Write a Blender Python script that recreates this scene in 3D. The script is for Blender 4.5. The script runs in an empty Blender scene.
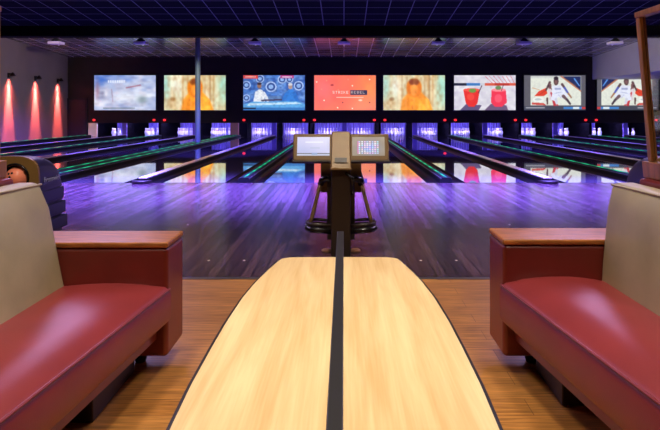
import bpy, bmesh, math, random
import numpy as np
from mathutils import Vector, Matrix
random.seed(7)
PI = math.pi
SC = bpy.context.scene
COL = SC.collection

# ------------------------------------------------------------------ world scale
CAM_H = 1.205
P = 1.72            # lane pitch
X0 = 0.02           # the lane boundary the console stands in front of
def BX(k): return X0 + k*P - (.44 if k < -3 else .22 if k == -3 else 0)   # lane edges; the column's edge is wider
def CX(i): return X0 + (i+.5)*P - (.44 if i < -3 else 0)                   # lane centres
D_STEP, D_FOUL, D_WALL, D_PIT = 4.24, 10.0, 28.8, 32.3
XL, XR, YB = -13.5, 16.6, -4.0

# ------------------------------------------------------------------ helpers
def link_mesh(name, verts, faces, mat=None, parent=None, smooth=False, mats=None, fmat=None):
    me = bpy.data.meshes.new(name)
    me.from_pydata([tuple(v) for v in verts], [], faces)
    me.update()
    o = bpy.data.objects.new(name, me)
    COL.objects.link(o)
    for m in (mats or ([mat] if mat else [])): me.materials.append(m)
    if fmat:
        for p, i in zip(me.polygons, fmat): p.material_index = i
    if smooth:
        for p in me.polygons: p.use_smooth = True
    if parent: o.parent = parent
    return o

class MB:
    def __init__(s): s.v = []; s.f = []; s.m = []
    def add(s, v, f, m=0):
        n = len(s.v); s.v += [tuple(a) for a in v]
        s.f += [tuple(i + n for i in q) for q in f]; s.m += [m] * len(f); return s
    def hexa(s, c, m=0):   # c: bottom 4 ccw, top 4 ccw
        return s.add(c, [(3,2,1,0),(4,5,6,7),(0,1,5,4),(1,2,6,5),(2,3,7,6),(3,0,4,7)], m)
    def box(s, x0, x1, y0, y1, z0, z1, m=0):
        x0,x1=min(x0,x1),max(x0,x1); y0,y1=min(y0,y1),max(y0,y1); z0,z1=min(z0,z1),max(z0,z1)
        return s.hexa([(x0,y0,z0),(x1,y0,z0),(x1,y1,z0),(x0,y1,z0),(x0,y0,z1),(x1,y0,z1),(x1,y1,z1),(x0,y1,z1)], m)
    def lathe(s, prof, n=16, c=(0,0,0), m=0):
        k = len(prof); v = []; f = []
        for r, z in prof:
            for i in range(n):
                a = 2*PI*i/n; v.append((c[0]+r*math.cos(a), c[1]+r*math.sin(a), c[2]+z))
        for j in range(k-1):
            for i in range(n):
                f.append((j*n+i, j*n+(i+1)%n, (j+1)*n+(i+1)%n, (j+1)*n+i))
        f.append(tuple(range(n-1,-1,-1))); f.append(tuple((k-1)*n+i for i in range(n)))
        return s.add(v, f, m)
    def tube(s, pts, r, n=8, m=0, closed=False):
        pts = [Vector(p) for p in pts]; v = []; f = []; N = len(pts)
        up = None
        for i, p in enumerate(pts):
            if closed: t = (pts[(i+1)%N]-pts[i-1]).normalized()
            else: t = (pts[min(i+1,N-1)]-pts[max(i-1,0)]).normalized()
            if up is None:
                up = Vector((0,0,1)) if abs(t.z) < .9 else Vector((1,0,0))
            a = t.cross(up).normalized(); b = a.cross(t).normalized(); up = b
            rr = r[i] if isinstance(r, (list, tuple)) else r
            for k in range(n):
                w = 2*PI*k/n; v.append(p + a*math.cos(w)*rr + b*math.sin(w)*rr)
        for i in range(N if closed else N-1):
            for k in range(n):
                j = (i+1) % N
                f.append((i*n+k, i*n+(k+1)%n, j*n+(k+1)%n, j*n+k))
        if not closed:
            f.append(tuple(range(n-1,-1,-1))); f.append(tuple((N-1)*n+k for k in range(n)))
        return s.add(v, f, m)
    def loft(s, secs, m=0):
        n = len(secs[0]); v = [p for q in secs for p in q]; f = []
        for i in range(len(secs)-1):
            for k in range(n):
                f.append((i*n+k, i*n+(k+1)%n, (i+1)*n+(k+1)%n, (i+1)*n+k))
        f.append(tuple(range(n-1,-1,-1))); f.append(tuple((len(secs)-1)*n+k for k in range(n)))
        return s.add(v, f, m)
    def prism(s, poly, z0, z1, m=0):
        return s.loft([[(x,y,z0) for x,y in poly], [(x,y,z1) for x,y in poly]], m)
    def build(s, name, mat, parent=None, smooth=False, bevel=0, seg=3, mats=None):
        o = link_mesh(name, s.v, s.f, mat, parent, smooth, mats, s.m if mats else None)
        bm = bmesh.new(); bm.from_mesh(o.data); bmesh.ops.recalc_face_normals(bm, faces=bm.faces); bm.to_mesh(o.data); bm.free()
        if bevel:
            b = o.modifiers.new('bevel', 'BEVEL'); b.width = bevel; b.segments = seg; b.limit_method = 'ANGLE'; b.angle_limit = math.radians(35)
            for p in o.data.polygons: p.use_smooth = True
        if smooth or bevel:
            w = o.modifiers.new('wn', 'WEIGHTED_NORMAL') if bevel else None
            if w: w.keep_sharp = False
        return o

def smooth_by_angle(o, deg=40):
    bm = bmesh.new(); bm.from_mesh(o.data)
    for e in bm.edges:
        if len(e.link_faces) == 2 and e.calc_face_angle(0) > math.radians(deg): e.smooth = False
    for f in bm.faces: f.smooth = True
    bm.to_mesh(o.data); bm.free()

def tag(o, label=None, cat=None, group=None, kind=None):
    if label: o['label'] = label
    if cat: o['category'] = cat
    if group: o['group'] = group
    if kind: o['kind'] = kind
    return o
def empty(name, loc=(0,0,0), label=None, cat=None, group=None, rz=0):
    o = bpy.data.objects.new(name, None); COL.objects.link(o); o.location = loc; o.rotation_euler = (0,0,rz)
    return tag(o, label, cat, group)
def struct(mb, name, mat, **k):
    o = mb.build(name, mat, **k); o['kind'] = 'structure'; return o
def copy_tree(o, parent=None):
    c = o.copy(); COL.objects.link(c)
    if parent is not None: c.parent = parent
    for ch in list(o.children): copy_tree(ch, c)
    return c
ORD = ['', 'first', 'second', 'third', 'fourth', 'fifth', 'sixth', 'seventh', 'eighth', 'ninth', 'tenth']

# ------------------------------------------------------------------ materials
def s2l(c): return tuple(((v/255)/12.92 if v/255 <= .04045 else ((v/255+.055)/1.055)**2.4) for v in c)
def mat(name, rgb, rough=.5, metal=0, spec=.5, coat=0, var=0, vscale=8, bump=0, bscale=60, emis=None, estr=0, stretch=(1,1,1), coatr=.05):
    m = bpy.data.materials.new(name); m.use_nodes = True
    nt = m.node_tree; b = nt.nodes['Principled BSDF']
    lin = s2l(rgb)
    b.inputs['Base Color'].default_value = (*lin, 1)
    b.inputs['Roughness'].default_value = rough; b.inputs['Metallic'].default_value = metal
    b.inputs['Specular IOR Level'].default_value = spec
    b.inputs['Coat Weight'].default_value = coat; b.inputs['Coat Roughness'].default_value = coatr
    if emis:
        b.inputs['Emission Color'].default_value = (*s2l(emis), 1); b.inputs['Emission Strength'].default_value = estr
    tc = nt.nodes.new('ShaderNodeTexCoord'); mp = nt.nodes.new('ShaderNodeMapping'); mp.inputs['Scale'].default_value = stretch
    nt.links.new(tc.outputs['Object'], mp.inputs['Vector'])
    if var or True:
        n = nt.nodes.new('ShaderNodeTexNoise'); n.inputs['Scale'].default_value = vscale; n.inputs['Detail'].default_value = 5
        nt.links.new(mp.outputs[0], n.inputs['Vector'])
        r = nt.nodes.new('ShaderNodeValToRGB')
        v = max(var, .02)
        r.color_ramp.elements[0].position = .3; r.color_ramp.elements[1].position = .7
        r.color_ramp.elements[0].color = (*[c*(1-v) for c in lin], 1); r.color_ramp.elements[1].color = (*[min(1,c*(1+v)) for c in lin], 1)
        nt.links.new(n.outputs['Fac'], r.inputs['Fac']); nt.links.new(r.outputs[0], b.inputs['Base Color'])
    if bump:
        n2 = nt.nodes.new('ShaderNodeTexNoise'); n2.inputs['Scale'].default_value = bscale; n2.inputs['Detail'].default_value = 4
        nt.links.new(mp.outputs[0], n2.inputs['Vector'])
        bp = nt.nodes.new('ShaderNodeBump'); bp.inputs['Strength'].default_value = bump; bp.inputs['Distance'].default_value = .004
        nt.links.new(n2.outputs['Fac'], bp.inputs['Height']); nt.links.new(bp.outputs[0], b.inputs['Normal'])
    return m

def plank_mat(name, c1, c2, cgap, rough, along='X', width=.15, length=1.6, grain=.5, spec=.5, gap=.004, gscale=5, rvar=0, fine=120):
    m = bpy.data.materials.new(name); m.use_nodes = True
    nt = m.node_tree; b = nt.nodes['Principled BSDF']; N = nt.nodes.new; L = nt.links.new
    tc = N('ShaderNodeTexCoord'); mp = N('ShaderNodeMapping')
    if along == 'Y': mp.inputs['Rotation'].default_value = (0,0,PI/2)
    L(tc.outputs['Object'], mp.inputs['Vector'])
    br = N('ShaderNodeTexBrick'); br.offset = .37; br.squash = 1
    br.inputs['Color1'].default_value = (*s2l(c1),1); br.inputs['Color2'].default_value = (*s2l(c2),1); br.inputs['Mortar'].default_value = (*s2l(cgap),1)
    br.inputs['Scale'].default_value = 1; br.inputs['Mortar Size'].default_value = gap; br.inputs['Brick Width'].default_value = length; br.inputs['Row Height'].default_value = width
    L(mp.outputs[0], br.inputs['Vector'])
    m2 = N('ShaderNodeMapping'); m2.inputs['Scale'].default_value = (1, 14, 1); L(mp.outputs[0], m2.inputs['Vector'])
    n = N('ShaderNodeTexNoise'); n.inputs['Scale'].default_value = gscale; n.inputs['Detail'].default_value = 8; n.inputs['Distortion'].default_value = .6
    L(m2.outputs[0], n.inputs['Vector'])
    m3 = N('ShaderNodeMapping'); m3.inputs['Scale'].default_value = (1.2, fine/4, 1); L(mp.outputs[0], m3.inputs['Vector'])
    n3 = N('ShaderNodeTexNoise'); n3.inputs['Scale'].default_value = 4; n3.inputs['Detail'].default_value = 3; L(m3.outputs[0], n3.inputs['Vector'])
    ad = N('ShaderNodeMath'); ad.operation = 'ADD'; L(n.outputs['Fac'], ad.inputs[0]); L(n3.outputs['Fac'], ad.inputs[1])
    r = N('ShaderNodeMapRange'); r.inputs['From Min'].default_value = .75; r.inputs['From Max'].default_value = 1.3; r.inputs['To Min'].default_value = 1-grain; r.inputs['To Max'].default_value = 1.1
    L(ad.outputs[0], r.inputs['Value'])
    mx = N('ShaderNodeMix'); mx.data_type = 'RGBA'; mx.blend_type = 'MULTIPLY'; mx.inputs['Factor'].default_value = 1
    L(br.outputs['Color'], mx.inputs['A']); L(r.outputs[0], mx.inputs['B'])
    L(mx.outputs['Result'], b.inputs['Base Color'])
    b.inputs['Roughness'].default_value = rough; b.inputs['Specular IOR Level'].default_value = spec
    if rvar:
        rr = N('ShaderNodeMapRange'); rr.inputs['To Min'].default_value = rough-rvar; rr.inputs['To Max'].default_value = rough+rvar
        L(n3.outputs['Fac'], rr.inputs['Value']); L(rr.outputs[0], b.inputs['Roughness'])
    return m

def wood_mat(name, rgb, rough=.35, stretch=(10,1,10), var=.3, scale=4, coat=.3):
    return mat(name, rgb, rough, var=var, vscale=scale, stretch=stretch, coat=coat, coatr=.15, bump=.1, bscale=12)

def tile_mat(name, ct, cl, w=.6, gap=.022, rough=.45, lrough=.3):
    m = bpy.data.materials.new(name); m.use_nodes = True
    nt = m.node_tree; b = nt.nodes['Principled BSDF']; N = nt.nodes.new; L = nt.links.new
    tc = N('ShaderNodeTexCoord')
    br = N('ShaderNodeTexBrick'); br.offset = 0
    br.inputs['Color1'].default_value = (*s2l(ct),1); br.inputs['Color2'].default_value = (*s2l([c*1.15 for c in ct]),1); br.inputs['Mortar'].default_value = (*s2l(cl),1)
    br.inputs['Scale'].default_value = 1; br.inputs['Mortar Size'].default_value = gap; br.inputs['Mortar Smooth'].default_value = 0
    br.inputs['Brick Width'].default_value = w; br.inputs['Row Height'].default_value = w
    L(tc.outputs['Object'], br.inputs['Vector']); L(br.outputs['Color'], b.inputs['Base Color'])
    b.inputs['Roughness'].default_value = rough
    return m

def screen_mat(name, strength):
    m = bpy.data.materials.new(name); m.use_nodes = True
    nt = m.node_tree; b = nt.nodes['Principled BSDF']
    a = nt.nodes.new('ShaderNodeVertexColor'); a.layer_name = 'Pic'
    b.inputs['Base Color'].default_value = (.01,.01,.01,1); b.inputs['Roughness'].default_value = .3
    nt.links.new(a.outputs['Color'], b.inputs['Emission Color']); b.inputs['Emission Strength'].default_value = strength
    return m

M = {}
M['oak_floor'] = plank_mat('oak_floor', (208,142,72), (188,124,58), (128,80,40), .38, 'X', .13, 1.2, .55, gap=.0015)
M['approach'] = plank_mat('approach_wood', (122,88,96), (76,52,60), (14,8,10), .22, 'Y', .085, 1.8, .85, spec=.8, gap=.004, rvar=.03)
M['approach'].node_tree.nodes['Principled BSDF'].inputs['Coat Weight'].default_value = .5
M['approach'].node_tree.nodes['Principled BSDF'].inputs['Coat Roughness'].default_value = .14
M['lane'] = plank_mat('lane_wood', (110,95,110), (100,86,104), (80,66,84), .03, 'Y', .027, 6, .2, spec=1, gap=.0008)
M['black'] = mat('black_plastic', (14,13,15), .4)
M['matte_black'] = mat('matte_black', (10,9,10), .8)
M['wall_dark'] = mat('dark_painted_wall', (42,35,24), .8, spec=.2, var=.1, vscale=2)
M['wall_left'] = mat('grey_painted_wall', (128,112,100), .7, var=.08, vscale=1)
M['wall_brown'] = mat('brown_wall', (70,55,50), .8, var=.1)
M['soffit'] = mat('pale_painted_bulkhead', (190,185,188), .6, var=.05, vscale=1)
M['ceil_near'] = tile_mat('dark_ceiling_tiles', (14,12,18), (120,120,140), .6, .013, .85)
M['ceil_near'].node_tree.nodes['Principled BSDF'].inputs['Specular IOR Level'].default_value = .15
M['ceil_far'] = tile_mat('far_ceiling_tiles', (118,112,98), (240,232,214), .6, .016, .22)
M['red_leather'] = mat('oxblood_leather', (122,38,30), .33, var=.12, vscale=6, bump=.12, bscale=220, spec=.6)
M['red_seat'] = mat('oxblood_seat_leather', (136,46,48), .37, var=.1, vscale=5, bump=.12, bscale=220, spec=.65)
M['olive_leather'] = mat('taupe_leather', (172,158,126), .4, var=.12, vscale=5, bump=.12, bscale=200)
M['dark_leather'] = mat('dark_brown_plinth', (44,24,18), .5, var=.25, vscale=9)
M['arm_wood'] = wood_mat('orange_brown_wood', (172,104,46), .34, (2,26,10), .55, 4, .1)
M['frame_wood'] = wood_mat('golden_brown_wood', (168,112,56), .35, (12,12,1.5), .35, 3)
M['maple'] = None
M['edge'] = mat('black_edge_band', (24,20,20), .4)
M['rail_metal'] = mat('dark_brushed_metal', (44,42,42), .4, metal=.2)
M['steel'] = mat('steel_strip', (120,116,118), .35, metal=.8)
M['bronze'] = mat('bronze_powder_coat', (116,88,50), .42, metal=.1, var=.06)
M['dark_bronze'] = mat('dark_bronze_coat', (40,28,20), .42, metal=.1)
M['black_gloss'] = mat('black_gloss_tube', (18,15,14), .25)
M['brass'] = mat('brass_disc', (170,120,76), .4, metal=.2)
M['gutter'] = mat('black_gutter', (14,13,16), .5, spec=.25)
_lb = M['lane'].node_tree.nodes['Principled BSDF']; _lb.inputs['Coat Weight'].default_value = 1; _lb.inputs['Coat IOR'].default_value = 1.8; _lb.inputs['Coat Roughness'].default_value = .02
M['divider_black'] = mat('divider_black', (9,9,10), .55, spec=.3)
M['cap_beige'] = mat('beige_divider_cap', (235,215,190), .2, var=.06)
M['cap_brown'] = mat('brown_nose', (34,22,24), .4)
M['green_led'] = mat('green_led', (10,80,50), .5, emis=(20,225,150), estr=.6)
M['pin_white'] = mat('pin_white', (235,235,235), .3)
M['pin_red'] = mat('pin_red_stripe', (190,30,40), .3)
M['curtain'] = mat('pit_curtain', (190,175,250), .7)
M['kick_purple'] = mat('violet_side_panel', (120,100,170), .6)
M['kick_dark'] = mat('dark_side_panel', (8,7,10), .9, spec=.05)
M['kick_cream'] = mat('cream_side_panel', (225,205,150), .5, emis=(235,215,160), estr=.0)
M['kick_tan'] = mat('tan_side_panel', (190,130,90), .5)
M['red_lamp'] = mat('red_lamp_glass', (120,10,10), .4, emis=(255,45,50), estr=1.6)
M['navy'] = mat('navy_plastic', (30,27,58), .4)
M['tan_metal'] = mat('tan_brown_plastic', (128,96,52), .4, var=.08)
M['ball'] = mat('coral_ball', (250,135,105), .15, var=.25, vscale=6)
M['hole'] = mat('dark_hole', (18,10,10), .8)
M['pole'] = mat('grey_green_paint', (98,108,104), .5)
M['white_plastic'] = mat('white_plastic', (215,200,205), .4)
M['lens'] = mat('projector_lens', (200,190,210), .1, emis=(235,220,255), estr=1.2)
M['lamp_metal'] = mat('dark_lamp_metal', (40,28,30), .4, metal=.5)
M['white_ink'] = mat('white_ink', (150,150,165), .5)
M['tvframe'] = mat('screen_frame_black', (8,8,9), .45)
M['door'] = mat('black_door', (6,5,6), .55)
M['screen'] = screen_mat('projected_picture', 1.1)
M['monitor'] = screen_mat('monitor_picture', 1.0)
def glass():
    m = bpy.data.materials.new('clear_glass'); m.use_nodes = True
    b = m.node_tree.nodes['Principled BSDF']
    b.inputs['Base Color'].default_value = (.97,.96,.97,1); b.inputs['Roughness'].default_value = .02
    b.inputs['Transmission Weight'].default_value = 1; b.inputs['IOR'].default_value = 1.45
    return m
M['glass'] = glass()
def maple():
    m = bpy.data.materials.new('pale_maple_laminate'); m.use_nodes = True
    nt = m.node_tree; b = nt.nodes['Principled BSDF']; N = nt.nodes.new; L = nt.links.new
    tc = N('ShaderNodeTexCoord'); mp = N('ShaderNodeMapping'); mp.inputs['Scale'].default_value = (11, .7, 1); L(tc.outputs['Object'], mp.inputs['Vector'])
    n = N('ShaderNodeTexNoise'); n.inputs['Scale'].default_value = 2.4; n.inputs['Detail'].default_value = 7; n.inputs['Distortion'].default_value = .5; L(mp.outputs[0], n.inputs['Vector'])
    mp2 = N('ShaderNodeMapping'); mp2.inputs['Scale'].default_value = (90, 2.5, 1); L(tc.outputs['Object'], mp2.inputs['Vector'])
    n2 = N('ShaderNodeTexNoise'); n2.inputs['Scale'].default_value = 2; n2.inputs['Detail'].default_value = 3; L(mp2.outputs[0], n2.inputs['Vector'])
    a = N('ShaderNodeMath'); a.operation = 'MULTIPLY_ADD'; a.inputs[1].default_value = .35; L(n2.outputs['Fac'], a.inputs[0]); L(n.outputs['Fac'], a.inputs[2])
    r = N('ShaderNodeValToRGB'); e = r.color_ramp.elements
    e[0].position = .45; e[0].color = (*s2l((212,174,118)),1); e[1].position = .9; e[1].color = (*s2l((234,206,154)),1)
    L(a.outputs[0], r.inputs['Fac']); L(r.outputs[0], b.inputs['Base Color'])
    b.inputs['Roughness'].default_value = .38
    return m
M['maple'] = maple()

def led():
    m = M['green_led']; nt = m.node_tree; b = nt.nodes['Principled BSDF']
    tc = nt.nodes.new('ShaderNodeTexCoord'); w = nt.nodes.new('ShaderNodeTexWave'); w.bands_direction = 'Y'; w.inputs['Scale'].default_value = .42
    nt.links.new(tc.outputs['Object'], w.inputs['Vector'])
    r = nt.nodes.new('ShaderNodeMapRange'); r.inputs['From Min'].default_value = .35; r.inputs['From Max'].default_value = .9; r.inputs['To Min'].default_value = .25; r.inputs['To Max'].default_value = .95
    nt.links.new(w.outputs['Fac'], r.inputs['Value']); nt.links.new(r.outputs[0], b.inputs['Emission Strength'])
led()

# ------------------------------------------------------------------ the hall (setting)
struct(MB().box(XL, XR, YB, D_STEP, -.12, 0), 'floor', M['oak_floor'])
struct(MB().box(XL, XR, D_STEP+.045, D_FOUL, -.12, 0), 'floor_approach', M['approach'])
struct(MB().box(XL, XR, D_FOUL, D_PIT+.2, -.32, -.16), 'floor_under_lanes', M['matte_black'])
struct(MB().box(XL, XR, D_STEP, D_STEP+.045, -.12, .004), 'trim_1', M['steel'])
mk = MB()
for j in range(-30, 37):
    mk.lathe([(.011,0),(.011,.0015)], 8, (j*.287+.05, 4.78, 0))
    if j % 6 == 0: mk.lathe([(.011,0),(.011,.0015)], 8, (j*.287+.05, 6.3, 0))
struct(mk, 'trim_3', M['cap_beige'])
# the strips of floor beside the outermost lanes
xa, xb = BX(-7)-.11, BX(9)+.11
struct(MB().box(XL, xa-.005, D_FOUL, D_PIT, -.16, .0), 'floor_left_of_lanes', M['matte_black'])
struct(MB().box(xb+.005, XR, D_FOUL, D_PIT, -.16, .0), 'floor_right_of_lanes', M['matte_black'])
struct(MB().box(XL-.2, XL, YB, D_PIT+.2, -.1, 6), 'wall_left', M['wall_left'])
struct(MB().box(XR, XR+.2, YB, D_PIT+.2, -.1, 6), 'wall_right', M['wall_dark'])
struct(MB().box(XL, XR, YB-.2, YB, -.1, 6), 'wall_back', M['wall_dark'])
ZM = .672
mw = MB().box(xa, XR, D_WALL, D_WALL+.12, ZM, 4.2)
mw.box(XL, xa, D_WALL, D_WALL+.12, 0, 4.2)
struct(mw, 'wall_far', M['wall_dark'])
struct(MB().box(XL, XR, D_PIT, D_PIT+.2, -.16, 4.2), 'wall_pit', M['matte_black'])
# ceilings: near part, dropped beam, far part
def slab(y0,z0,y1,z1,t=.12): return [(XL,y0,z0),(XR,y0,z0),(XR,y1,z1),(XL,y1,z1),(XL,y0,z0+t),(XR,y0,z0+t),(XR,y1,z1+t),(XL,y1,z1+t)]
zc1 = CAM_H + 2.555
cn = MB().hexa(slab(YB, 4.32, 12.5, 4.32)); cn.hexa(slab(12.5, 4.32, 17.45, zc1))
struct(cn, 'ceiling', M['ceil_near'])
zb = CAM_H + 74*17.9/589
struct(MB().box(XL, XR, 17.4, 17.9, zb, 4.6), 'ceiling_beam', mat('black_beam_paint', (4,4,4), .9, spec=.1))
zf = CAM_H + 55*28.8/589
struct(MB().hexa(slab(17.9, zf+.05*10.9, 28.8, zf)), 'ceiling_far', M['ceil_far'])
# pale bulkhead over the right-hand lanes
struct(MB().box(12.15, XR, 17.95, D_WALL, CAM_H+32.5*28.8/589, 4.55), 'ceiling_bulkhead', M['soffit'])
# dark door in the far wall
struct(MB().box(-13.42, -12.62, D_WALL-.05, D_WALL, 0.0, 1.8), 'door_1', M['door'])
struct(MB().box(-13.5, -13.42, D_WALL-.07, D_WALL, 0.0, 1.88).box(-12.62, -12.54, D_WALL-.07, D_WALL, 0, 1.88).box(-13.42,-12.62,D_WALL-.07,D_WALL,1.8,1.88), 'trim_2', M['matte_black'])
# column
col = MB().lathe([(.095,0.07),(.095,zf+.05*7.2-.07)], 20, (BX(-3), 21.6, 0))
col.lathe([(.1,.069),(.1,.11),(.12,.11),(.12,.069)][:2], 20, (BX(-3),21.6,0))
o = struct(col, 'column', M['pole']); smooth_by_angle(o)

# ------------------------------------------------------------------ lanes
def lane_name(i):      # lane i lies between boundary i and i+1
    if i >= 0: return ORD[i+1] if i else 'first', 'right'
    return ORD[-i] if -i > 1 else 'first', 'left'
BED = .525
def gutter_sec(x, y, s):
    pts = []
    for k in range(9):
        a = PI*k/8; pts.append((x-math.cos(a)*.113, y, -.004-math.sin(a)*.085))
    for k in range(8,-1,-1):
        a = PI*k/8; pts.append((x-math.cos(a)*.1155, y, -.012-math.sin(a)*.095))
    return pts
lane_bed_mesh = None
lane_root = None
for i in range(-7, 9):
    cx = CX(i)
    n, side = lane_name(i)
    lab = f'glossy dark bowling lane, {n} lane to the {side} of the scoring console'
    if lane_root is None:
        lane_root = empty('bowling_lane', (cx, D_FOUL, 0), lab, 'bowling lane', 'bowling lanes side by side')
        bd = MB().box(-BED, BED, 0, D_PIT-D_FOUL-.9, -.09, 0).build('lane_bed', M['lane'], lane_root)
        for s in (-1, 1):
            g = MB().loft([gutter_sec(s*(BED+.1165), 0, s), gutter_sec(s*(BED+.1165), D_WALL-D_FOUL-.01, s)]).build('gutter', M['gutter'], lane_root)
            smooth_by_angle(g, 50)
        MB().box(-BED, BED, -.001, .03, -.05, .0015).build('foul_line', M['black'], lane_root)
    else:
        c = copy_tree(lane_root); c.location = (cx, D_FOUL, 0); c['label'] = lab

# dividers: odd boundaries carry a green light strip, even ones cover the ball track
L_DIV = D_WALL - D_FOUL
even = odd = None
def bname(k):
    if k == 0: return 'straight behind the console'
    s = 'right' if k > 0 else 'left'
    return f'{ORD[abs(k)]} lane edge {s} of console'
for k in range(-7, 10):
    X = BX(k)
    if k % 2:
        lab = 'black lane divider with green light strip, ' + bname(k)
        if odd is None or k == -3:
            e = .22 if k == -3 else 0
            if e: lab = 'wide black divider with two green light strips around the grey column'
            t = empty('lane_divider', (X, D_FOUL, 0), lab, 'lane divider', 'lane dividers with green light strips')
            H_ = .098+e
            sec = lambda y: [(-H_,y,-.1),(H_,y,-.1),(H_,y,.06),(H_-.03,y,.09),(-H_+.03,y,.09),(-H_,y,.06)]
            MB().loft([sec(.0), sec(L_DIV)]).build('cap', M['divider_black'], t)
            for s in (-1, 1):
                MB().box(s*(H_-.012)-.006, s*(H_-.012)+.006, .02, L_DIV, .068, .078).build('edge_glint_bar', M['steel'], t)  # thin steel bars added for the pale highlights along the gutter lips
            for xs_ in ((-.17,.17) if e else (0,)):
                g = MB().box(xs_-.016, xs_+.016, .05, L_DIV-.4, .09, .098)
                g.build('light_strip', M['green_led'], t)
            if odd is None: odd = t
        else:
            c = copy_tree(odd); c.location = (X, D_FOUL, 0); c['label'] = lab
    else:
        lab = 'divider with beige top over the ball track, ' + bname(k)
        if even is None:
            even = empty('ball_track_cover', (X, D_FOUL, 0), lab, 'lane divider', 'beige topped ball track covers')
            MB().box(-.098, .098, .0, L_DIV, -.1, .075).build('cover_body', M['divider_black'], even)
            MB().box(-.07, .07, .0, L_DIV, .075, .09).build('cover_top', M['cap_beige'], even)
            pts = [(.17*math.cos(a), -.004-.2*math.sin(a)) for a in [PI*j/12 for j in range(13)]]
            MB().prism(pts, .0, .05).build('nose', M['cap_brown'], even, bevel=.012)
            for s in (-1, 1):
                MB().box(s*.088-.006, s*.088+.006, .0, L_DIV, .075, .083).build('edge_glint_bar', M['steel'], even)  # steel bars added for the white glints along the cover edges
        else:
            c = copy_tree(even); c.location = (X, D_FOUL, 0); c['label'] = lab

# side panels between the pin pits
for k in range(-7, 10):
    X = BX(k)
    m_ = M['kick_purple'] if k % 2 == 0 else M['kick_dark']
    lab = f'{"violet" if k%2==0 else "dark"} panel between two pin pits, {bname(k)}'
    if k == -7: m_ = M['kick_cream']; lab = 'cream panel at the far left end of the pin pits'
    if k == -3: m_ = M['kick_tan']; lab = 'tan panel between pin pits, third lane edge left of the console'
    w = .05 if k % 2 else .1
    if k == -3: w = .2
    t = empty('pit_divider', (X, D_WALL, 0), lab, 'panel', 'panels between the pin pits')
    MB().box(-.05, .05, .14, D_PIT-D_WALL, 0.0-.1, ZM+.3).build('side_wall', M['kick_dark'], t)
    MB().box(-w, .36 if k == -7 else w, .0+.004, .139, .001 if k == -7 else -.1, ZM-.001).build('front_post', m_, t)

# pin pits with curtain
for i in range(-7, 9):
    cx = CX(i); n, side = lane_name(i)
    MBc = MB(); secs = []
    for j in range(25):
        x = -.79 + 1.58*j/24
        secs.append((x, .045*(-1)**j))
    v = []; f = []
    for x, dy in secs: v += [(cx+x, D_PIT-.16+dy, -.1), (cx+x, D_PIT-.16+dy, ZM+.2), (cx+x, D_PIT-.14+dy, -.1), (cx+x, D_PIT-.14+dy, ZM+.2)]
    for j in range(24):
        a = j*4; b = a+4
        f += [(a,b,b+1,a+1),(a+2,a+3,b+3,b+2),(a+1,b+1,b+3,a+3),(a,a+2,b+2,b)]
    f += [(0,1,3,2),(96,98,99,97)]
    o = MBc.add(v, f).build('pit_curtain', M['curtain'])
    tag(o, f'violet lit curtain behind the pins of the {n} lane {side} of the console', 'curtain', 'curtains behind the pins')

# pins
prof = [(.026,0),(.035,.02),(.0575,.10),(.060,.125),(.055,.17),(.036,.225),(.0235,.26),(.0235,.285),(.030,.325),(.0325,.345),(.028,.368),(.014,.380)]
pin0 = None
for i in range(-7, 9):
    cx = CX(i); n, side = lane_name(i)
    for r in range(4):
        for q in range(r+1):
            x = cx + (q - r/2)*.3048; y = 29.9 + r*.264
            lab = f'white bowling pin in the rack at the end of the {n} lane {side} of console'
            if pin0 is None:
                pin0 = MB().lathe(prof, 14).build('bowling_pin', M['pin_white'], smooth=True)
                tag(pin0, lab, 'bowling pin')
                nk = MB().lathe([(.0248,.262),(.0248,.27)], 14).lathe([(.0248,.277),(.0248,.285)], 14).build('neck_stripes', M['pin_red'], pin0, smooth=True)
                c = pin0
            else: c = copy_tree(pin0)
            c.location = (x, y, .001); c['label'] = lab; c['group'] = f'bowling pins at the end of the {n} lane {side} of the console'

# red lamps on the masking, one per lane beside the odd boundaries
lamp0 = None
for i in range(-7, 9):
    k = i if i % 2 else i+1
    s = 1 if k == i else -1
    X = CX(i) + (-1 if s > 0 else 1)*(P/2-.255)
    n, side = lane_name(i)
    lab = f'red lamp above the pins of the {n} lane {side} of the console'
    z = CAM_H - 8*28.8/589
    if lamp0 is None:
        lamp0 = empty('signal_lamp', (X, D_WALL, z), lab, 'lamp', 'red lamps above the pin pits')
        l = MB().lathe([(.03,0),(.06,.02),(.075,.05),(.06,.08),(.02,.1)], 14, (0,0,-.05)); 
        l.v = [(x, -.05+y*.45, zz) for x,y,zz in l.v]
        l.build('lamp_lens', M['red_lamp'], lamp0, smooth=True)
        MB().box(-.05,.05,-.012,0,-.04,.04).build('mount', M['black'], lamp0)
    else:
        c = copy_tree(lamp0); c.location = (X, D_WALL, z); c['label'] = lab

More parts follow.
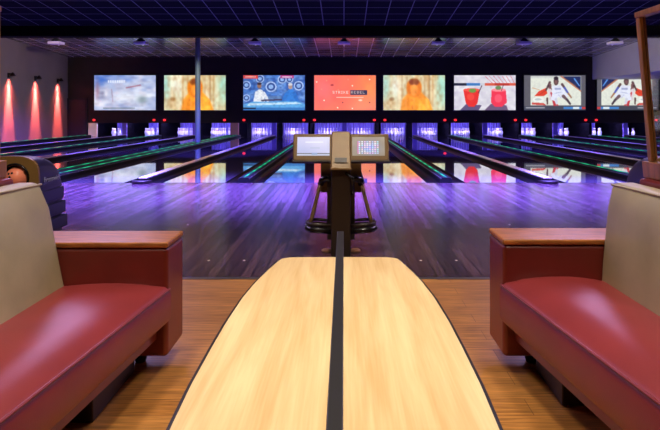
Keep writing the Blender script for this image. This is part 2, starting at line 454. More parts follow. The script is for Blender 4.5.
# ------------------------------------------------------------------ pictures on the screens
class Canvas:
    def __init__(s, w, h, col):
        s.w, s.h = w, h; s.a = np.zeros((h, w, 3)); s.a[:] = np.array(col)/255
        s.y, s.x = np.mgrid[0:h, 0:w]; s.x = (s.x+.5)/w; s.y = (s.y+.5)/h
    def put(s, mask, c, al=1): 
        mask = mask.astype(float)[..., None]*al; s.a = s.a*(1-mask) + mask*np.array(c)/255; return s
    def rect(s, x0, y0, x1, y1, c, al=1): return s.put((s.x>=x0)&(s.x<x1)&(s.y>=y0)&(s.y<y1), c, al)
    def ell(s, cx, cy, rx, ry, c, al=1): return s.put(((s.x-cx)/rx)**2+((s.y-cy)/ry)**2 < 1, c, al)
    def soft(s, cx, cy, rx, ry, c, al=1):
        d = ((s.x-cx)/rx)**2+((s.y-cy)/ry)**2; return s.put(np.exp(-d*1.5), c, al)
    def poly(s, pts, c, al=1):
        ins = np.zeros(s.x.shape, bool); n = len(pts)
        for i in range(n):
            x1,y1 = pts[i]; x2,y2 = pts[(i+1)%n]
            if y1 == y2: continue
            cond = ((y1 > s.y) != (y2 > s.y)) & (s.x < (x2-x1)*(s.y-y1)/(y2-y1)+x1); ins ^= cond
        return s.put(ins, c, al)
    def limb(s, p, q, r1, r2, c):
        px, py = p; qx, qy = q; asp = s.h/s.w
        dx, dy = qx-px, (qy-py)*asp; L = dx*dx+dy*dy
        t = np.clip(((s.x-px)*dx+(s.y-py)*asp*dy)/L, 0, 1)
        d = np.hypot(s.x-px-t*dx, (s.y-py)*asp-t*dy); return s.put(d < r1+(r2-r1)*t, c)
    def blur(s, n=1):
        for _ in range(n):
            p = np.pad(s.a, ((1,1),(1,1),(0,0)), 'edge')
            s.a = (p[1:-1,1:-1]*2+p[:-2,1:-1]+p[2:,1:-1]+p[1:-1,:-2]+p[1:-1,2:])/6
        return s
    def noise(s, amt, cx, cy, seed, c=(255,255,255)):
        r = np.random.RandomState(seed).rand(cy+1, cx+1)
        gx, gy = s.x*cx, s.y*cy; ix, iy = gx.astype(int), gy.astype(int); fx, fy = gx-ix, gy-iy
        fx = fx*fx*(3-2*fx); fy = fy*fy*(3-2*fy)
        v = (r[iy,ix]*(1-fx)+r[iy,ix+1]*fx)*(1-fy)+(r[iy+1,ix]*(1-fx)+r[iy+1,ix+1]*fx)*fy
        return s.put(np.clip((v-.35)*1.6,0,1), c, amt)
    G = {'S':'01110 10001 10000 01110 00001 10001 01110','T':'11111 00100 00100 00100 00100 00100 00100','R':'11110 10001 10001 11110 10100 10010 10001',
         'I':'111 010 010 010 010 010 111','K':'10001 10010 10100 11000 10100 10010 10001','E':'11111 10000 10000 11110 10000 10000 11111','B':'11110 10001 10001 11110 10001 10001 11110','L':'10000 10000 10000 10000 10000 10000 11111'}
    def text(s, t, x, y, c, k=1, gap=1):
        px, py = int(x*s.w), int(y*s.h)
        for ch in t:
            rows = s.G[ch].split()
            for j, r in enumerate(rows):
                for q, b in enumerate(r):
                    if b == '1': s.a[py+j*k:py+(j+1)*k, px+q*k:px+(q+1)*k] = np.array(c)/255
            px += (len(rows[0])+gap)*k
        return px/s.w

W_, H_ = 168, 94
def pic_ice():
    c = Canvas(W_, H_, (178,192,226)); c.noise(.8,7,5,3,(240,244,255)).noise(.6,10,7,4,(120,140,196)).noise(.4,16,12,8,(232,210,218)).blur(2)
    c.soft(.12,.1,.2,.22,(40,90,190),.9).soft(.5,.08,.25,.15,(70,110,200),.7).soft(.5,.62,.22,.2,(250,252,255),.8)
    c.soft(.14,.55,.09,.16,(90,100,140),.7).soft(.19,.52,.04,.1,(235,235,250),.8)
    c.limb((.52,.36),(.75,.28),.008,.01,(160,90,110)).limb((.28,.4),(.3,.75),.006,.006,(150,120,150)).soft(.78,.7,.1,.13,(96,120,120),.8).soft(.05,.45,.04,.3,(150,90,110),.6)
    c.blur(2)
    for k in range(8): c.rect(.22+k*.036,.14,.246+k*.036,.21,(235,240,255),.8)
    c.rect(.14,.93,.66,.96,(60,80,80),.5).noise(.25,18,16,33,(120,120,150)).noise(.3,9,14,34,(250,250,255))
    return c.blur(1)
def pic_gold(flip=False, seed=5):
    c = Canvas(W_, H_, (190,196,180)); c.noise(.7,24,2,seed,(232,226,206)).noise(.5,30,1,seed+1,(196,160,110)).blur(2)
    c.soft(.03,.3,.1,.7,(150,200,205),.9).soft(.97,.3,.12,.7,(140,200,200),.9).soft(.2,.3,.1,.35,(214,224,228),.7)
    for x_, w_, cc in ((.3,.012,(150,100,60)),(.66,.01,(150,100,60)),(.74,.018,(110,76,56)),(.8,.012,(170,130,100)),(.38,.012,(160,116,80))): c.rect(x_, 0, x_+w_, .9, cc, .6)
    c.poly([(.28,1),(.3,.72),(.4,.5),(.62,.48),(.74,.7),(.8,1)],(226,156,70)).ell(.5,.36,.125,.28,(206,130,56)).ell(.5,.19,.085,.1,(128,80,48)).ell(.5,.42,.06,.16,(224,154,84)).poly([(.6,.6),(.72,.68),(.76,1),(.56,1)],(244,182,90),.8).poly([(.3,.75),(.42,.6),(.44,1),(.28,1)],(206,136,66),.8)
    c.soft(.12,.8,.14,.2,(190,176,150),.9).ell(.14,.68,.04,.05,(120,90,60),.6).noise(.3,26,10,seed+4,(140,84,40))
    c.blur(9); c.noise(.12,34,14,seed+7,(110,70,40)).noise(.15,30,2,seed+8,(250,230,200)).blur(2); c.a = np.clip((c.a-.5)*1.35+.5+np.array([.03,.0,-.05]), 0, 1)
    return c
def pic_studio():
    c = Canvas(W_, H_, (80,130,210)); c.noise(.8,12,8,9,(40,76,160)).noise(.7,16,11,10,(150,190,240)).noise(.5,28,20,11,(30,50,110))
    for x, y, r in ((.05,.28,.07),(.27,.1,.07),(.45,.33,.09),(.63,.12,.07),(.9,.3,.08),(.75,.12,.06),(.05,.65,.06)):
        c.ell(x,y,r,r*1.7,(190,210,245),.9).ell(x,y,r*.75,r*1.25,(40,70,140)).ell(x,y,r*.45,r*.75,(150,185,235))
    c.rect(0,0,.24,.1,(226,70,60)).rect(.03,.02,.2,.06,(250,200,190),.7).rect(.6,.0,.82,.09,(180,60,130)).rect(.63,.03,.79,.06,(235,210,235))
    c.limb((.27,.5),(.27,.75),.055,.08,(232,236,240)).limb((.22,.5),(.19,.78),.03,.03,(225,230,238)).limb((.33,.52),(.4,.72),.03,.025,(225,230,238)).ell(.26,.3,.035,.08,(150,110,90)).ell(.26,.24,.036,.04,(60,45,50))
    c.limb((.77,.5),(.77,.72),.06,.08,(56,128,214)).limb((.71,.52),(.64,.74),.03,.022,(50,120,205)).limb((.83,.52),(.88,.74),.03,.025,(48,112,196)).ell(.765,.32,.035,.08,(196,160,140)).ell(.765,.26,.036,.04,(210,210,215))
    c.rect(.4,.6,.62,.72,(110,140,180),.7).limb((.3,.72),(.62,.7),.012,.012,(70,60,80))
    c.poly([(.0,.84),(.14,.76),(.86,.74),(1,.82),(1,1),(0,1)],(96,170,226)).poly([(.1,.8),(.86,.77),(.96,.82),(.06,.87)],(196,228,246)).noise(.22,34,24,12,(40,60,110)).rect(.0,.93,1,1,(50,110,180),.8).rect(.0,.93,.2,.97,(30,40,60))
    return c.blur(1)
def pic_coral():
    c = Canvas(336, 188, (246,112,92)); c.noise(.35,4,3,2,(255,150,112)).soft(.9,.4,.3,.6,(250,150,84),.9).soft(.15,.4,.2,.5,(246,120,120),.8).noise(.2,9,6,12,(236,84,80)).soft(.8,.9,.4,.35,(255,160,120),.5)
    for x, y, k in ((.04,.19,0),(.29,.28,1),(.62,.3,0),(.39,.42,2),(.16,.72,0),(.46,.78,1),(.75,.71,0),(.9,.78,1),(.38,.93,0),(.12,.4,2),(.9,.12,0),(.62,.95,0),(.2,.15,2),(.55,.12,2),(.92,.9,2)):
        cc = ((255,225,200),(150,60,70),(255,140,120))[k]; c.ell(x,y,.012,.022,cc)
    c.ell(.29,.28,.028,.03,(190,60,64),.8).ell(.75,.715,.032,.028,(255,215,190),.9)
    x = c.text('STRIKE', .30, .455, (255,232,220), 2, 3)
    c.rect(.585,.425,.86,.565,(58,58,84)); c.text('REBEL', .60, .455, (215,185,180), 2, 3)
    c.rect(.36,.62,.8,.645,(255,214,196),.85)
    return c
def pic_drinks():
    c = Canvas(W_, H_, (214,212,220)); c.noise(.6,14,10,5,(244,240,246)).noise(.35,20,14,6,(170,160,190)).blur(1)
    for k in range(7): c.limb((.5+.07*k,.02),(.62+.06*k,.22),.003,.003,(200,70,90))
    c.rect(.0,.22,.2,.3,(40,40,56)).rect(.2,.22,.42,.3,(60,120,190)).rect(.42,.22,.5,.3,(200,200,210)).rect(.5,.22,1,.3,(214,92,70)).rect(.66,.22,.9,.3,(190,60,50))
    c.poly([(.1,1),(.2,.82),(.45,.86),(.4,1)],(96,84,120)).poly([(.5,1),(.6,.82),(.85,.86),(.88,1)],(110,90,120))
    c.poly([(.15,.42),(.42,.42),(.38,.8),(.33,.9),(.24,.9),(.19,.8)],(226,52,44)).ell(.285,.42,.135,.05,(240,90,70)).ell(.3,.44,.06,.06,(110,150,70)).ell(.27,.62,.06,.1,(245,90,70),.6)
    c.poly([(.61,.42),(.84,.42),(.86,.78),(.78,.9),(.66,.9),(.6,.78)],(236,60,84)).ell(.725,.42,.115,.05,(250,140,150)).ell(.72,.36,.05,.06,(110,140,90)).ell(.72,.66,.06,.12,(255,110,130),.6)
    c.limb((.45,.3),(.4,.5),.006,.006,(60,40,50)).limb((.8,.28),(.77,.45),.005,.005,(70,50,60))
    return c.blur(1)
def pic_hoops(flip):
    c = Canvas(W_, H_, (92,90,98)); 
    c.rect(.11,.02,.93,.86,(222,226,214)).noise(.0,2,2,1)
    c.rect(.11,.02,.93,.08,(196,200,200),.6)
    c.poly([(.6,.03),(.92,.03),(.92,.44),(.8,.3)],(34,44,92)).poly([(.58,.02),(.62,.02),(.93,.44),(.93,.48)],(190,120,90)).limb((.82,.1),(.9,.3),.012,.008,(90,150,230)).limb((.66,.08),(.84,.3),.005,.005,(120,80,60))
    c.poly([(.17,.6),(.24,.46),(.36,.36),(.38,.52),(.32,.6)],(222,66,40)).ell(.24,.7,.1,.075,(236,238,232)).ell(.23,.69,.06,.03,(190,200,200)).poly([(.13,.78),(.32,.8),(.36,.86),(.13,.84)],(206,70,60)).limb((.14,.36),(.25,.42),.004,.003,(210,120,60)).limb((.34,.44),(.26,.55),.006,.004,(180,60,50))
    skin = (92,66,66); white = (224,228,244)
    # second player's leg and shorts behind, in white with red trim
    c.limb((.42,.2),(.36,.42),.018,.014,skin).limb((.42,.28),(.43,.45),.026,.022,(120,80,80)).limb((.42,.44),(.44,.68),.03,.026,(220,206,214)).limb((.44,.5),(.5,.86),.012,.02,(190,50,60)).limb((.38,.66),(.38,.82),.015,.013,skin).limb((.5,.8),(.55,.86),.012,.01,(200,60,60))
    # crouching player with the ball
    c.poly([(.46,.3),(.62,.28),(.66,.46),(.72,.6),(.66,.68),(.56,.62),(.5,.74),(.44,.7),(.46,.5)],white).limb((.64,.6),(.7,.7),.026,.02,(110,86,90)).limb((.7,.7),(.75,.82),.018,.016,(70,54,64)).limb((.52,.68),(.53,.8),.022,.02,(205,208,224))
    c.limb((.62,.26),(.66,.36),.02,.018,skin).limb((.66,.36),(.72,.52),.018,.014,(80,90,180)).limb((.72,.52),(.77,.64),.014,.01,(160,110,80))
    c.rect(.5,.36,.6,.42,(130,140,190),.7).limb((.5,.52),(.62,.48),.004,.004,(160,168,206)).limb((.56,.56),(.6,.64),.004,.004,(170,176,210))
    c.ell(.523,.17,.04,.12,skin).ell(.52,.19,.022,.055,(140,100,96),.7).ell(.522,.085,.038,.05,(44,34,42))
    c.ell(.4,.3,.016,.03,(70,46,50))
    c.noise(.12,40,26,6,(120,120,130))
    c.rect(0,.88,1,1,(70,72,84)).rect(.03,.91,.34,.95,(190,190,200),.8).rect(.64,.9,1,.97,(70,130,200)).rect(.8,.9,.9,.97,(214,230,240)).rect(.94,.9,1,.97,(196,60,60))
    if flip: c.a = c.a[:, ::-1].copy()
    return c.blur(1)
def pic_mon_left():
    c = Canvas(96, 58, (212,210,244)); c.soft(.2,.8,.5,.5,(186,190,232),.7).soft(.7,.2,.5,.4,(232,230,250),.7)
    c.rect(.25,.24,.8,.31,(244,244,255),.8).rect(.4,.56,.7,.62,(190,196,226),.7).rect(0,.86,1,.9,(60,52,50)).rect(0,.9,1,1,(196,200,222)).rect(.45,.84,.62,.95,(150,170,214))
    return c
def pic_mon_right():
    c = Canvas(96, 58, (160,146,130)); c.noise(.4,4,3,3,(186,176,164))
    c.soft(.52,.58,.3,.36,(120,140,240),.9)
    cols = [(240,244,255),(200,214,255),(255,226,240),(190,236,255),(236,200,255)]
    rr = random.Random(4)
    for i in range(8):
        for j in range(7): c.rect(.2+i*.08,.22+j*.1,.255+i*.08,.29+j*.1, rr.choice(cols), .95)
    c.rect(.16,.22,.2,.9,(230,120,200),.7)
    return c

def screen_mesh(name, canvas, w, h, mt, parent):
    W, H = canvas.w, canvas.h
    gx = np.linspace(-w/2, w/2, W+1); gz = np.linspace(h/2, -h/2, H+1)
    v = [(x, 0, z) for z in gz for x in gx]
    f = [(j*(W+1)+i, (j+1)*(W+1)+i, (j+1)*(W+1)+i+1, j*(W+1)+i+1) for j in range(H) for i in range(W)]
    o = link_mesh(name, v, f, mt, parent)
    a = np.clip(canvas.a, 0, 1); lin = np.where(a <= .04045, a/12.92, ((a+.055)/1.055)**2.4).reshape(-1, 3)
    lin = np.repeat(lin, 4, axis=0); lin = np.concatenate([lin, np.ones((len(lin),1))], 1)
    at = o.data.color_attributes.new('Pic', 'FLOAT_COLOR', 'CORNER')
    at.data.foreach_set('color', lin.ravel().astype(np.float32))
    return o

PICS = [(-6, pic_ice(), 'wide screen showing a blurred white and blue icy picture, leftmost of the screens'),
        (-4, pic_gold(False,5), 'wide screen with golden blurred figure picture, crossed by the grey column'),
        (-2, pic_studio(), 'wide screen showing two presenters in a blue studio behind a desk'),
        (0, pic_coral(), 'wide coral screen with white and dark lettering and small confetti'),
        (2, pic_gold(True,25), 'wide screen with golden blurred figure, right of the coral screen'),
        (4, pic_drinks(), 'wide screen showing two red drinks in glasses'),
        (6, pic_hoops(False), 'wide screen with basketball player, left of the pale bulkhead'),
        (8, pic_hoops(True), 'wide screen with basketball player under pale bulkhead, seen beside wooden post')]
SW, SH = 3.0, 1.70
for k, pic, lab in PICS:
    cz = CAM_H + (112-92.7)*28.7/589
    t = empty('video_screen', ({-6:-10.68,-4:-7.27,-2:-3.41,0:.05,2:3.42,4:6.87,6:10.28,8:13.84}[k], D_WALL, cz), lab, 'screen', 'screens above the lanes')
    fr = MB()
    fw = .05
    fr.box(-SW/2-fw, SW/2+fw, -.09, 0, SH/2, SH/2+fw).box(-SW/2-fw, SW/2+fw, -.09, 0, -SH/2-fw, -SH/2)
    fr.box(-SW/2-fw, -SW/2, -.09, 0, -SH/2, SH/2).box(SW/2, SW/2+fw, -.09, 0, -SH/2, SH/2).box(-SW/2, SW/2, -.06, 0, -SH/2, SH/2)
    fr.build('screen_frame', M['tvframe'], t)
    p = screen_mesh('picture', pic, SW, SH, M['screen'], t); p.location = (0, -.066, 0)

# ------------------------------------------------------------------ ceiling projectors
pr0 = None
for j, (px, lab) in enumerate([(56,'leftmost of the ceiling projectors'),(141,'left of the grey column'),(255,'right of the grey column'),(344,'in line with the coral screen'),(438,'above the second golden screen'),(524,'above the left basketball screen'),(615,'rightmost, before the pale bulkhead')]):
    X = (px-344)*22.3/589
    if X > 11.3: X = 10.3*1.0
    lab = 'projector hung under the ceiling, ' + lab
    zt = zf + .05*(28.8-22.3)
    z = CAM_H + 70*22.3/589 - .05
    if pr0 is None:
        pr0 = empty('ceiling_projector', (X, 22.3, z), lab, 'projector', 'projectors hung under the ceiling')
        MB().box(-.24,.24,-.18,.2,-.04,.06).build('housing', M['white_plastic'], pr0, bevel=.02)
        MB().hexa([(-.16,-.12,.06),(.16,-.12,.06),(.16,.14,.06),(-.16,.14,.06),(-.05,-.05,.2),(.05,-.05,.2),(.05,.05,.2),(-.05,.05,.2)]).box(-.025,.025,-.025,.025,.19,zt-z-.0).build('bracket', M['matte_black'], pr0)
        l = MB().lathe([(.05,0),(.05,.03)], 14); l.v = [(x, .2+zz, y) for x,y,zz in l.v]; l.build('lens', M['lens'], pr0)
    else:
        c = copy_tree(pr0); c.location = (X, 22.3, z); c['label'] = lab

# ------------------------------------------------------------------ wall lamps on the left wall
for y, lab in ((23.7,'pink light fitting on the left wall, nearest of the three'),(25.75,'pink light fitting on left wall, middle of the three'),(27.75,'pink light fitting on left wall, nearest to the dark door')):
    z = 2.68
    t = empty('wall_lamp', (XL, y, z), lab, 'wall lamp', 'pink wall lamps on the left wall')
    MB().box(0,.04,-.07,.07,-.1,.1).build('back_plate', M['lamp_metal'], t)
    MB().lathe([(.03,.12),(.09,.04),(.125,-.02),(.115,-.03)], 20, (.17,0,0)).box(.03,.24,-.02,.02,.04,.08).build('lamp_shade', M['lamp_metal'], t)
    for e, ang, bl, dx, tilt in ((9500, 26, .6, .13, 2.5), (500, 80, 1, .12, 8)):
        ld = bpy.data.lights.new('wall_spot', 'SPOT'); ld.energy = e; ld.color = (1,.14,.13); ld.spot_size = math.radians(ang); ld.spot_blend = bl; ld.shadow_soft_size = .1
        lo = bpy.data.objects.new('wall_spot', ld); COL.objects.link(lo); lo.location = (XL+dx, y, z-.06); lo.rotation_euler = (0, math.radians(tilt), 0)

# ------------------------------------------------------------------ sofas
def sofa(s, xe, xb, flare, zs, label, y0=.15, y1=2.98, xs=1.6, lean=.05, za=0, cr0=.03, pl=.43):
    """s: side (+1 right); xe: arm end; xb: foot of the backrest; xs: outer face of the back shell"""
    root = empty('sofa', (s*1.2, (y0+y1)/2, 0), label, 'sofa', 'oxblood lounge sofas facing each other over the table')
    ox, oy = s*1.2, (y0+y1)/2
    def B(mb, name, m, parent=root, **k):
        mb.v = [(x-ox, y-oy, z) for x, y, z in mb.v] if parent is root else mb.v
        return mb.build(name, m, parent, **k)
    T = .27
    for e, (a, b) in enumerate(((y1-T, y1), (y0, y0+T))):
        xe_ = xe if e == 0 else xe+flare*(y1-y0-T)
        B(MB().box(s*xe_, s*xs, a, b, .075, .578+za), 'armrest', M['red_leather'], bevel=.022, seg=4)
        B(MB().box(s*(xe_-.001), s*(xs-.25), a-.003, b+.001, .579+za, .605+za), 'armrest_board', M['arm_wood'], bevel=.008)
        for fx in (xe_+.17, xs-.12):
            B(MB().lathe([(.022,0),(.03,.02),(.03,.0745)], 12, (s*fx, (a+b)/2, 0)), 'foot', M['matte_black'])
    # seat cushion lofted from end to end
    ya, yb_ = y0+T, y1-T-.002
    def prof_(y, lo, zt, inset=0):
        xf = xe-.016+flare*(yb_-y)+inset; xk = xb+.10
        pts = [(xf+.01, lo), (xf-.0, lo+.02), (xf-.002, zt-.045), (xf+.006, zt-.02), (xf+.028, zt-.004)]
        e = min((y-ya), (yb_-y))
        cr = cr0*min(1, max(e,0)/.05+.35)
        for q in range(1, 9):
            t = q/8; pts.append((xf+.028+(xk-xf-.028)*t, zt-.004+cr*math.sin(PI*min(1,t*1.05+.05))**.7 if t < .95 else zt))
        pts.append((xk, lo))
        return [(s*x, y, z) for x, z in pts]
    ys = [ya, ya+.02, ya+.06] + [ya+.06+(yb_-ya-.12)*k/14 for k in range(1,14)] + [yb_-.06, yb_-.02, yb_]
    o = B(MB().loft([prof_(y, .245, zs) for y in ys]), 'seat_cushion', M['red_seat']); smooth_by_angle(o, 50)
    pip = [(s*(xe-.016+flare*(yb_-y)+.004), y, zs-.014) for y in ys]
    o = B(MB().tube(pip, .006, 8), 'piping', M['red_leather'], smooth=True)
    # rail under the cushion
    B(MB().hexa([(s*(xe+.05), yb_, .16),(s*(xb+.1), yb_, .16),(s*(xb+.1), ya, .16),(s*(xe+.05+flare*(yb_-ya)), ya, .16),
                 (s*(xe+.05), yb_, .2449),(s*(xb+.1), yb_, .2449),(s*(xb+.1), ya, .2449),(s*(xe+.05+flare*(yb_-ya)), ya, .2449)]), 'seat_rail', M['red_leather'])
    for a, b in ((y1-T-pl, y1-T+.03), (y0+T-.03, y0+T+.35)):
        B(MB().box(s*(xe+.16), s*(xs-.1), a, b, 0, .1599), 'plinth', M['dark_leather'], bevel=.006)
    # backrest: taupe cushion in front of the oxblood shell
    def bsec(y, ins):
        f0, f1 = xb, xb+lean
        zb0, zt = zs-.03, .884
        t = .12
        pts = [(f0+ins*.3, zb0), (f0+.3*(f1-f0)-.008+ins*.3, zb0+.13), (f0+.7*(f1-f0)-.006+ins*.3, zt-.12), (f1-.004+ins*.4, zt-.025-ins*.3), (f1+.012, zt-.004-ins*.5), (f1+.035, zt-ins*.6),
               (f1+t-.03, zt-ins*.6), (f1+t, zt-.03), (f0+t+.03, zb0)]
        return [(s*x, y, z) for x, z in pts]
    ys2 = [(ya, .05), (ya+.008,.02), (ya+.03, 0)] + [(ya+.03+(yb_-ya-.06)*k/6, 0) for k in range(1,6)] + [(yb_-.03, 0), (yb_-.008, .02), (yb_, .05)]
    o = B(MB().loft([bsec(y, i) for y, i in ys2]), 'backrest', M['olive_leather']); smooth_by_angle(o, 50)
    o2 = B(MB().tube([(s*(xb+lean+.005), y, .878-(0 if .03 < y-ya < yb_-ya-.03 else .006)) for y, _ in ys2], .005, 8), 'backrest_piping', M['olive_leather'], smooth=True)
    x_in = xb+lean+.125
    B(MB().box(s*x_in, s*xs, y0+.27, y1-.275, .12, .903), 'back_shell', M['red_leather'], bevel=.018, seg=4)
    return root
sofa(1, .733, 1.175, .125, .425, 'oxblood leather sofa with taupe back and wooden arm tops, right of the table', xs=1.60, lean=.05, za=.014, cr0=.045, pl=.30)
sofa(-1, .812, 1.272, .088, .405, 'oxblood leather sofa with taupe back and wooden arm tops, left of the table', xs=1.74, lean=.115)

# wooden framed glass screens standing on the sofa backs
def glass_screen(s, xbot, xtop, ya, yb, label, zt=1.68):
    zb_ = .904
    root = empty('glass_partition', (s*xbot, (ya+yb)/2, zb_), label, 'partition')
    ox, oy = s*xbot, (ya+yb)/2
    def pt(h, y, dx): return (s*(xbot+(xtop-xbot)*h+dx)-ox, y-oy, h*(zt-zb_))
    def bar(h0, h1, y0, y1, w, name, m=M['frame_wood']):
        c = [pt(h0,y0,-w), pt(h0,y0,w), pt(h0,y1,w), pt(h0,y1,-w), pt(h1,y0,-w), pt(h1,y0,w), pt(h1,y1,w), pt(h1,y1,-w)]
        return MB().hexa(c).build(name, m, root, bevel=.004 if m is not M['glass'] else 0)
    bar(0, .1, ya-.02, yb+.02, .034, 'bottom_rail')
    bar(.965, 1, ya, yb, .021, 'top_rail')
    bar(.1, .965, yb-.036, yb, .0165, 'post'); bar(.1, .965, ya, ya+.036, .0165, 'post')
    bar(.1, .965, ya+.042, yb-.042, .003, 'glass_pane', M['glass'])
glass_screen(1, 1.415, 1.35, .5, 2.70, 'wood framed glass partition on the back of the right sofa', 1.66)
glass_screen(-1, 1.590, 1.590, .5, 2.70, 'wood framed glass partition on the back of the left sofa', 1.69)

# ------------------------------------------------------------------ table
ZT = .60
def half_w(y):
    yc = 1.5; t = abs(y-yc)
    k = [(0,.322),(.2,.321),(.43,.312),(.6,.296),(.75,.274),(.88,.250),(.96,.232)]
    for (a,wa),(b,wb) in zip(k, k[1:]):
        if t <= b: return wa+(wb-wa)*(t-a)/(b-a)
    return k[-1][1]
tx = -.018
tab = empty('lounge_table', (tx, 1.5, 0), 'low pale maple table split by a dark centre rail, between the sofas', 'table')
def table_half(s, off=0, gap=.0165):
    yE = .945
    ysr = [-(.93) + 1.86*j/40 for j in range(41)]
    out = [(s*(half_w(1.5+y)+off), y) for y in ysr]
    # rounded corner then the straight end
    e = yE+off; w = out[-1][0]
    c = [(w-s*.012, e-.004+.012-.012), (w-s*.03, e+.006), (w-s*.07, e+.010)]
    top = c + [(s*gap, e+.012)]
    bot = [(s*gap, -e-.012)] + [(x, -y) for x, y in c[::-1]]
    return out + top + bot
for s in (-1, 1):
    hp = table_half(s)
    MB().prism(hp, ZT-.03, ZT).build('tabletop', M['maple'], tab)
    MB().prism(table_half(s, .009, .0166), ZT-.036, ZT-.004).build('edge_band', M['edge'], tab)
MB().box(-.0162, .0162, -1.0, 1.47, ZT-.05, ZT+.004).build('centre_rail', M['rail_metal'], tab, bevel=.003)
for y in (-.55, .55):
    MB().box(-.05,.05,y-.05,y+.05,.03,ZT-.05).build('pedestal', M['rail_metal'], tab)
    MB().box(-.16,.16,y-.16,y+.16,0,.03).build('pedestal_foot', M['matte_black'], tab, bevel=.008)
MB().box(-.2,.2,-.75,.75,ZT-.06,ZT-.0365).build('underframe', M['matte_black'], tab)

# ------------------------------------------------------------------ scoring console
cx, cy = -.026, 5.12
con = empty('scoring_console', (cx, cy, 0), 'bronze scoring console with two monitors at the end of the table', 'console')
MB().box(-.082, .082, -.24, .02, .0, .75).build('column', M['dark_bronze'], con, bevel=.012)
MB().hexa([(-.086,-.27,.73),(.086,-.27,.73),(.086,.06,.75),(-.086,.06,.75),(-.080,-.10,1.035),(.080,-.10,1.035),(.080,.06,1.035),(-.080,.06,1.035)]).build('column_head', M['bronze'], con, bevel=.012)
MB().box(-.09,.09,-.284,-.268,.728,.746).build('head_lip', M['tan_metal'], con, bevel=.004)
MB().hexa([(-.05,-.251,.79),(.05,-.251,.79),(.05,-.2,.79),(-.05,-.2,.79),(-.05,-.232,.825),(.05,-.232,.825),(.05,-.19,.825),(-.05,-.19,.825)]).build('vent', M['dark_bronze'], con)
MB().box(-.178, .178, .03, .2, .50, .84).build('rear_cabinet', M['bronze'], con, bevel=.01)
for s in (-1, 1):
    mon = bpy.data.objects.new('monitor', None); COL.objects.link(mon); mon.parent = con
    mon.location = (s*.243, -.13, .908); mon.rotation_euler = (math.radians(-20), 0, 0)
    MB().box(-.163,.163,0,.05,-.118,.118).build('monitor_casing', M['bronze'], mon, bevel=.01)
    sp = screen_mesh('monitor_screen', pic_mon_left() if s < 0 else pic_mon_right(), .275, .165, M['monitor'], mon); sp.location = (-s*.010, -.002, .006)
    MB().box(-.172,.172,-.012,.04,-.134,-.1185).build('monitor_shelf', M['dark_bronze'], mon, bevel=.004)
    # splayed leg, black handle elbow, wrap-round tube, floor glide
    MB().tube([(s*.165,-.0,.60),(s*.18,-.02,.575),(s*.21,-.05,.46),(s*.245,-.08,.32),(s*.265,-.1,.24)], .017, 10).build('strut', M['bronze'], con, smooth=True)
    MB().tube([(s*.06,-.02,.60),(s*.09,-.05,.625),(s*.13,-.05,.635),(s*.165,-.03,.615),(s*.175,-.01,.58)], .028, 10).build('elbow', M['black_gloss'], con, smooth=True)
    loop = []
    for q in range(9):
        a = PI*q/8; loop.append((s*(.21+.08*math.sin(a)), -.06-.12*math.cos(a), .215))
    loop = [(s*.08,-.18,.205)] + loop + [(s*.08,.06,.205)]
    MB().tube(loop, .026, 10).build('lower_tube', M['black_gloss'], con, smooth=True)
    MB().tube([(x, y, z+.045) for x, y, z in loop], .014, 8).build('upper_tube', M['dark_bronze'], con, smooth=True)
    MB().box(s*.09-.03, s*.09+.03, -.03, .03, .1, .6).build('side_post', M['dark_bronze'], con, bevel=.006)
    MB().lathe([(.05,0),(.05,.012),(.035,.02)], 20, (s*.12,-.02,0)).build('floor_glide', M['brass'], con, smooth=False)
    MB().tube([(s*.04,-.24,.70),(s*.09,-.26,.66),(s*.095,-.25,.56),(s*.09,-.2,.52)] if s > 0 else [(s*.03,-.1,.16),(s*.09,0,.16)], .013 if s > 0 else .012, 8).build('cable', M['black_gloss'], con, smooth=True)

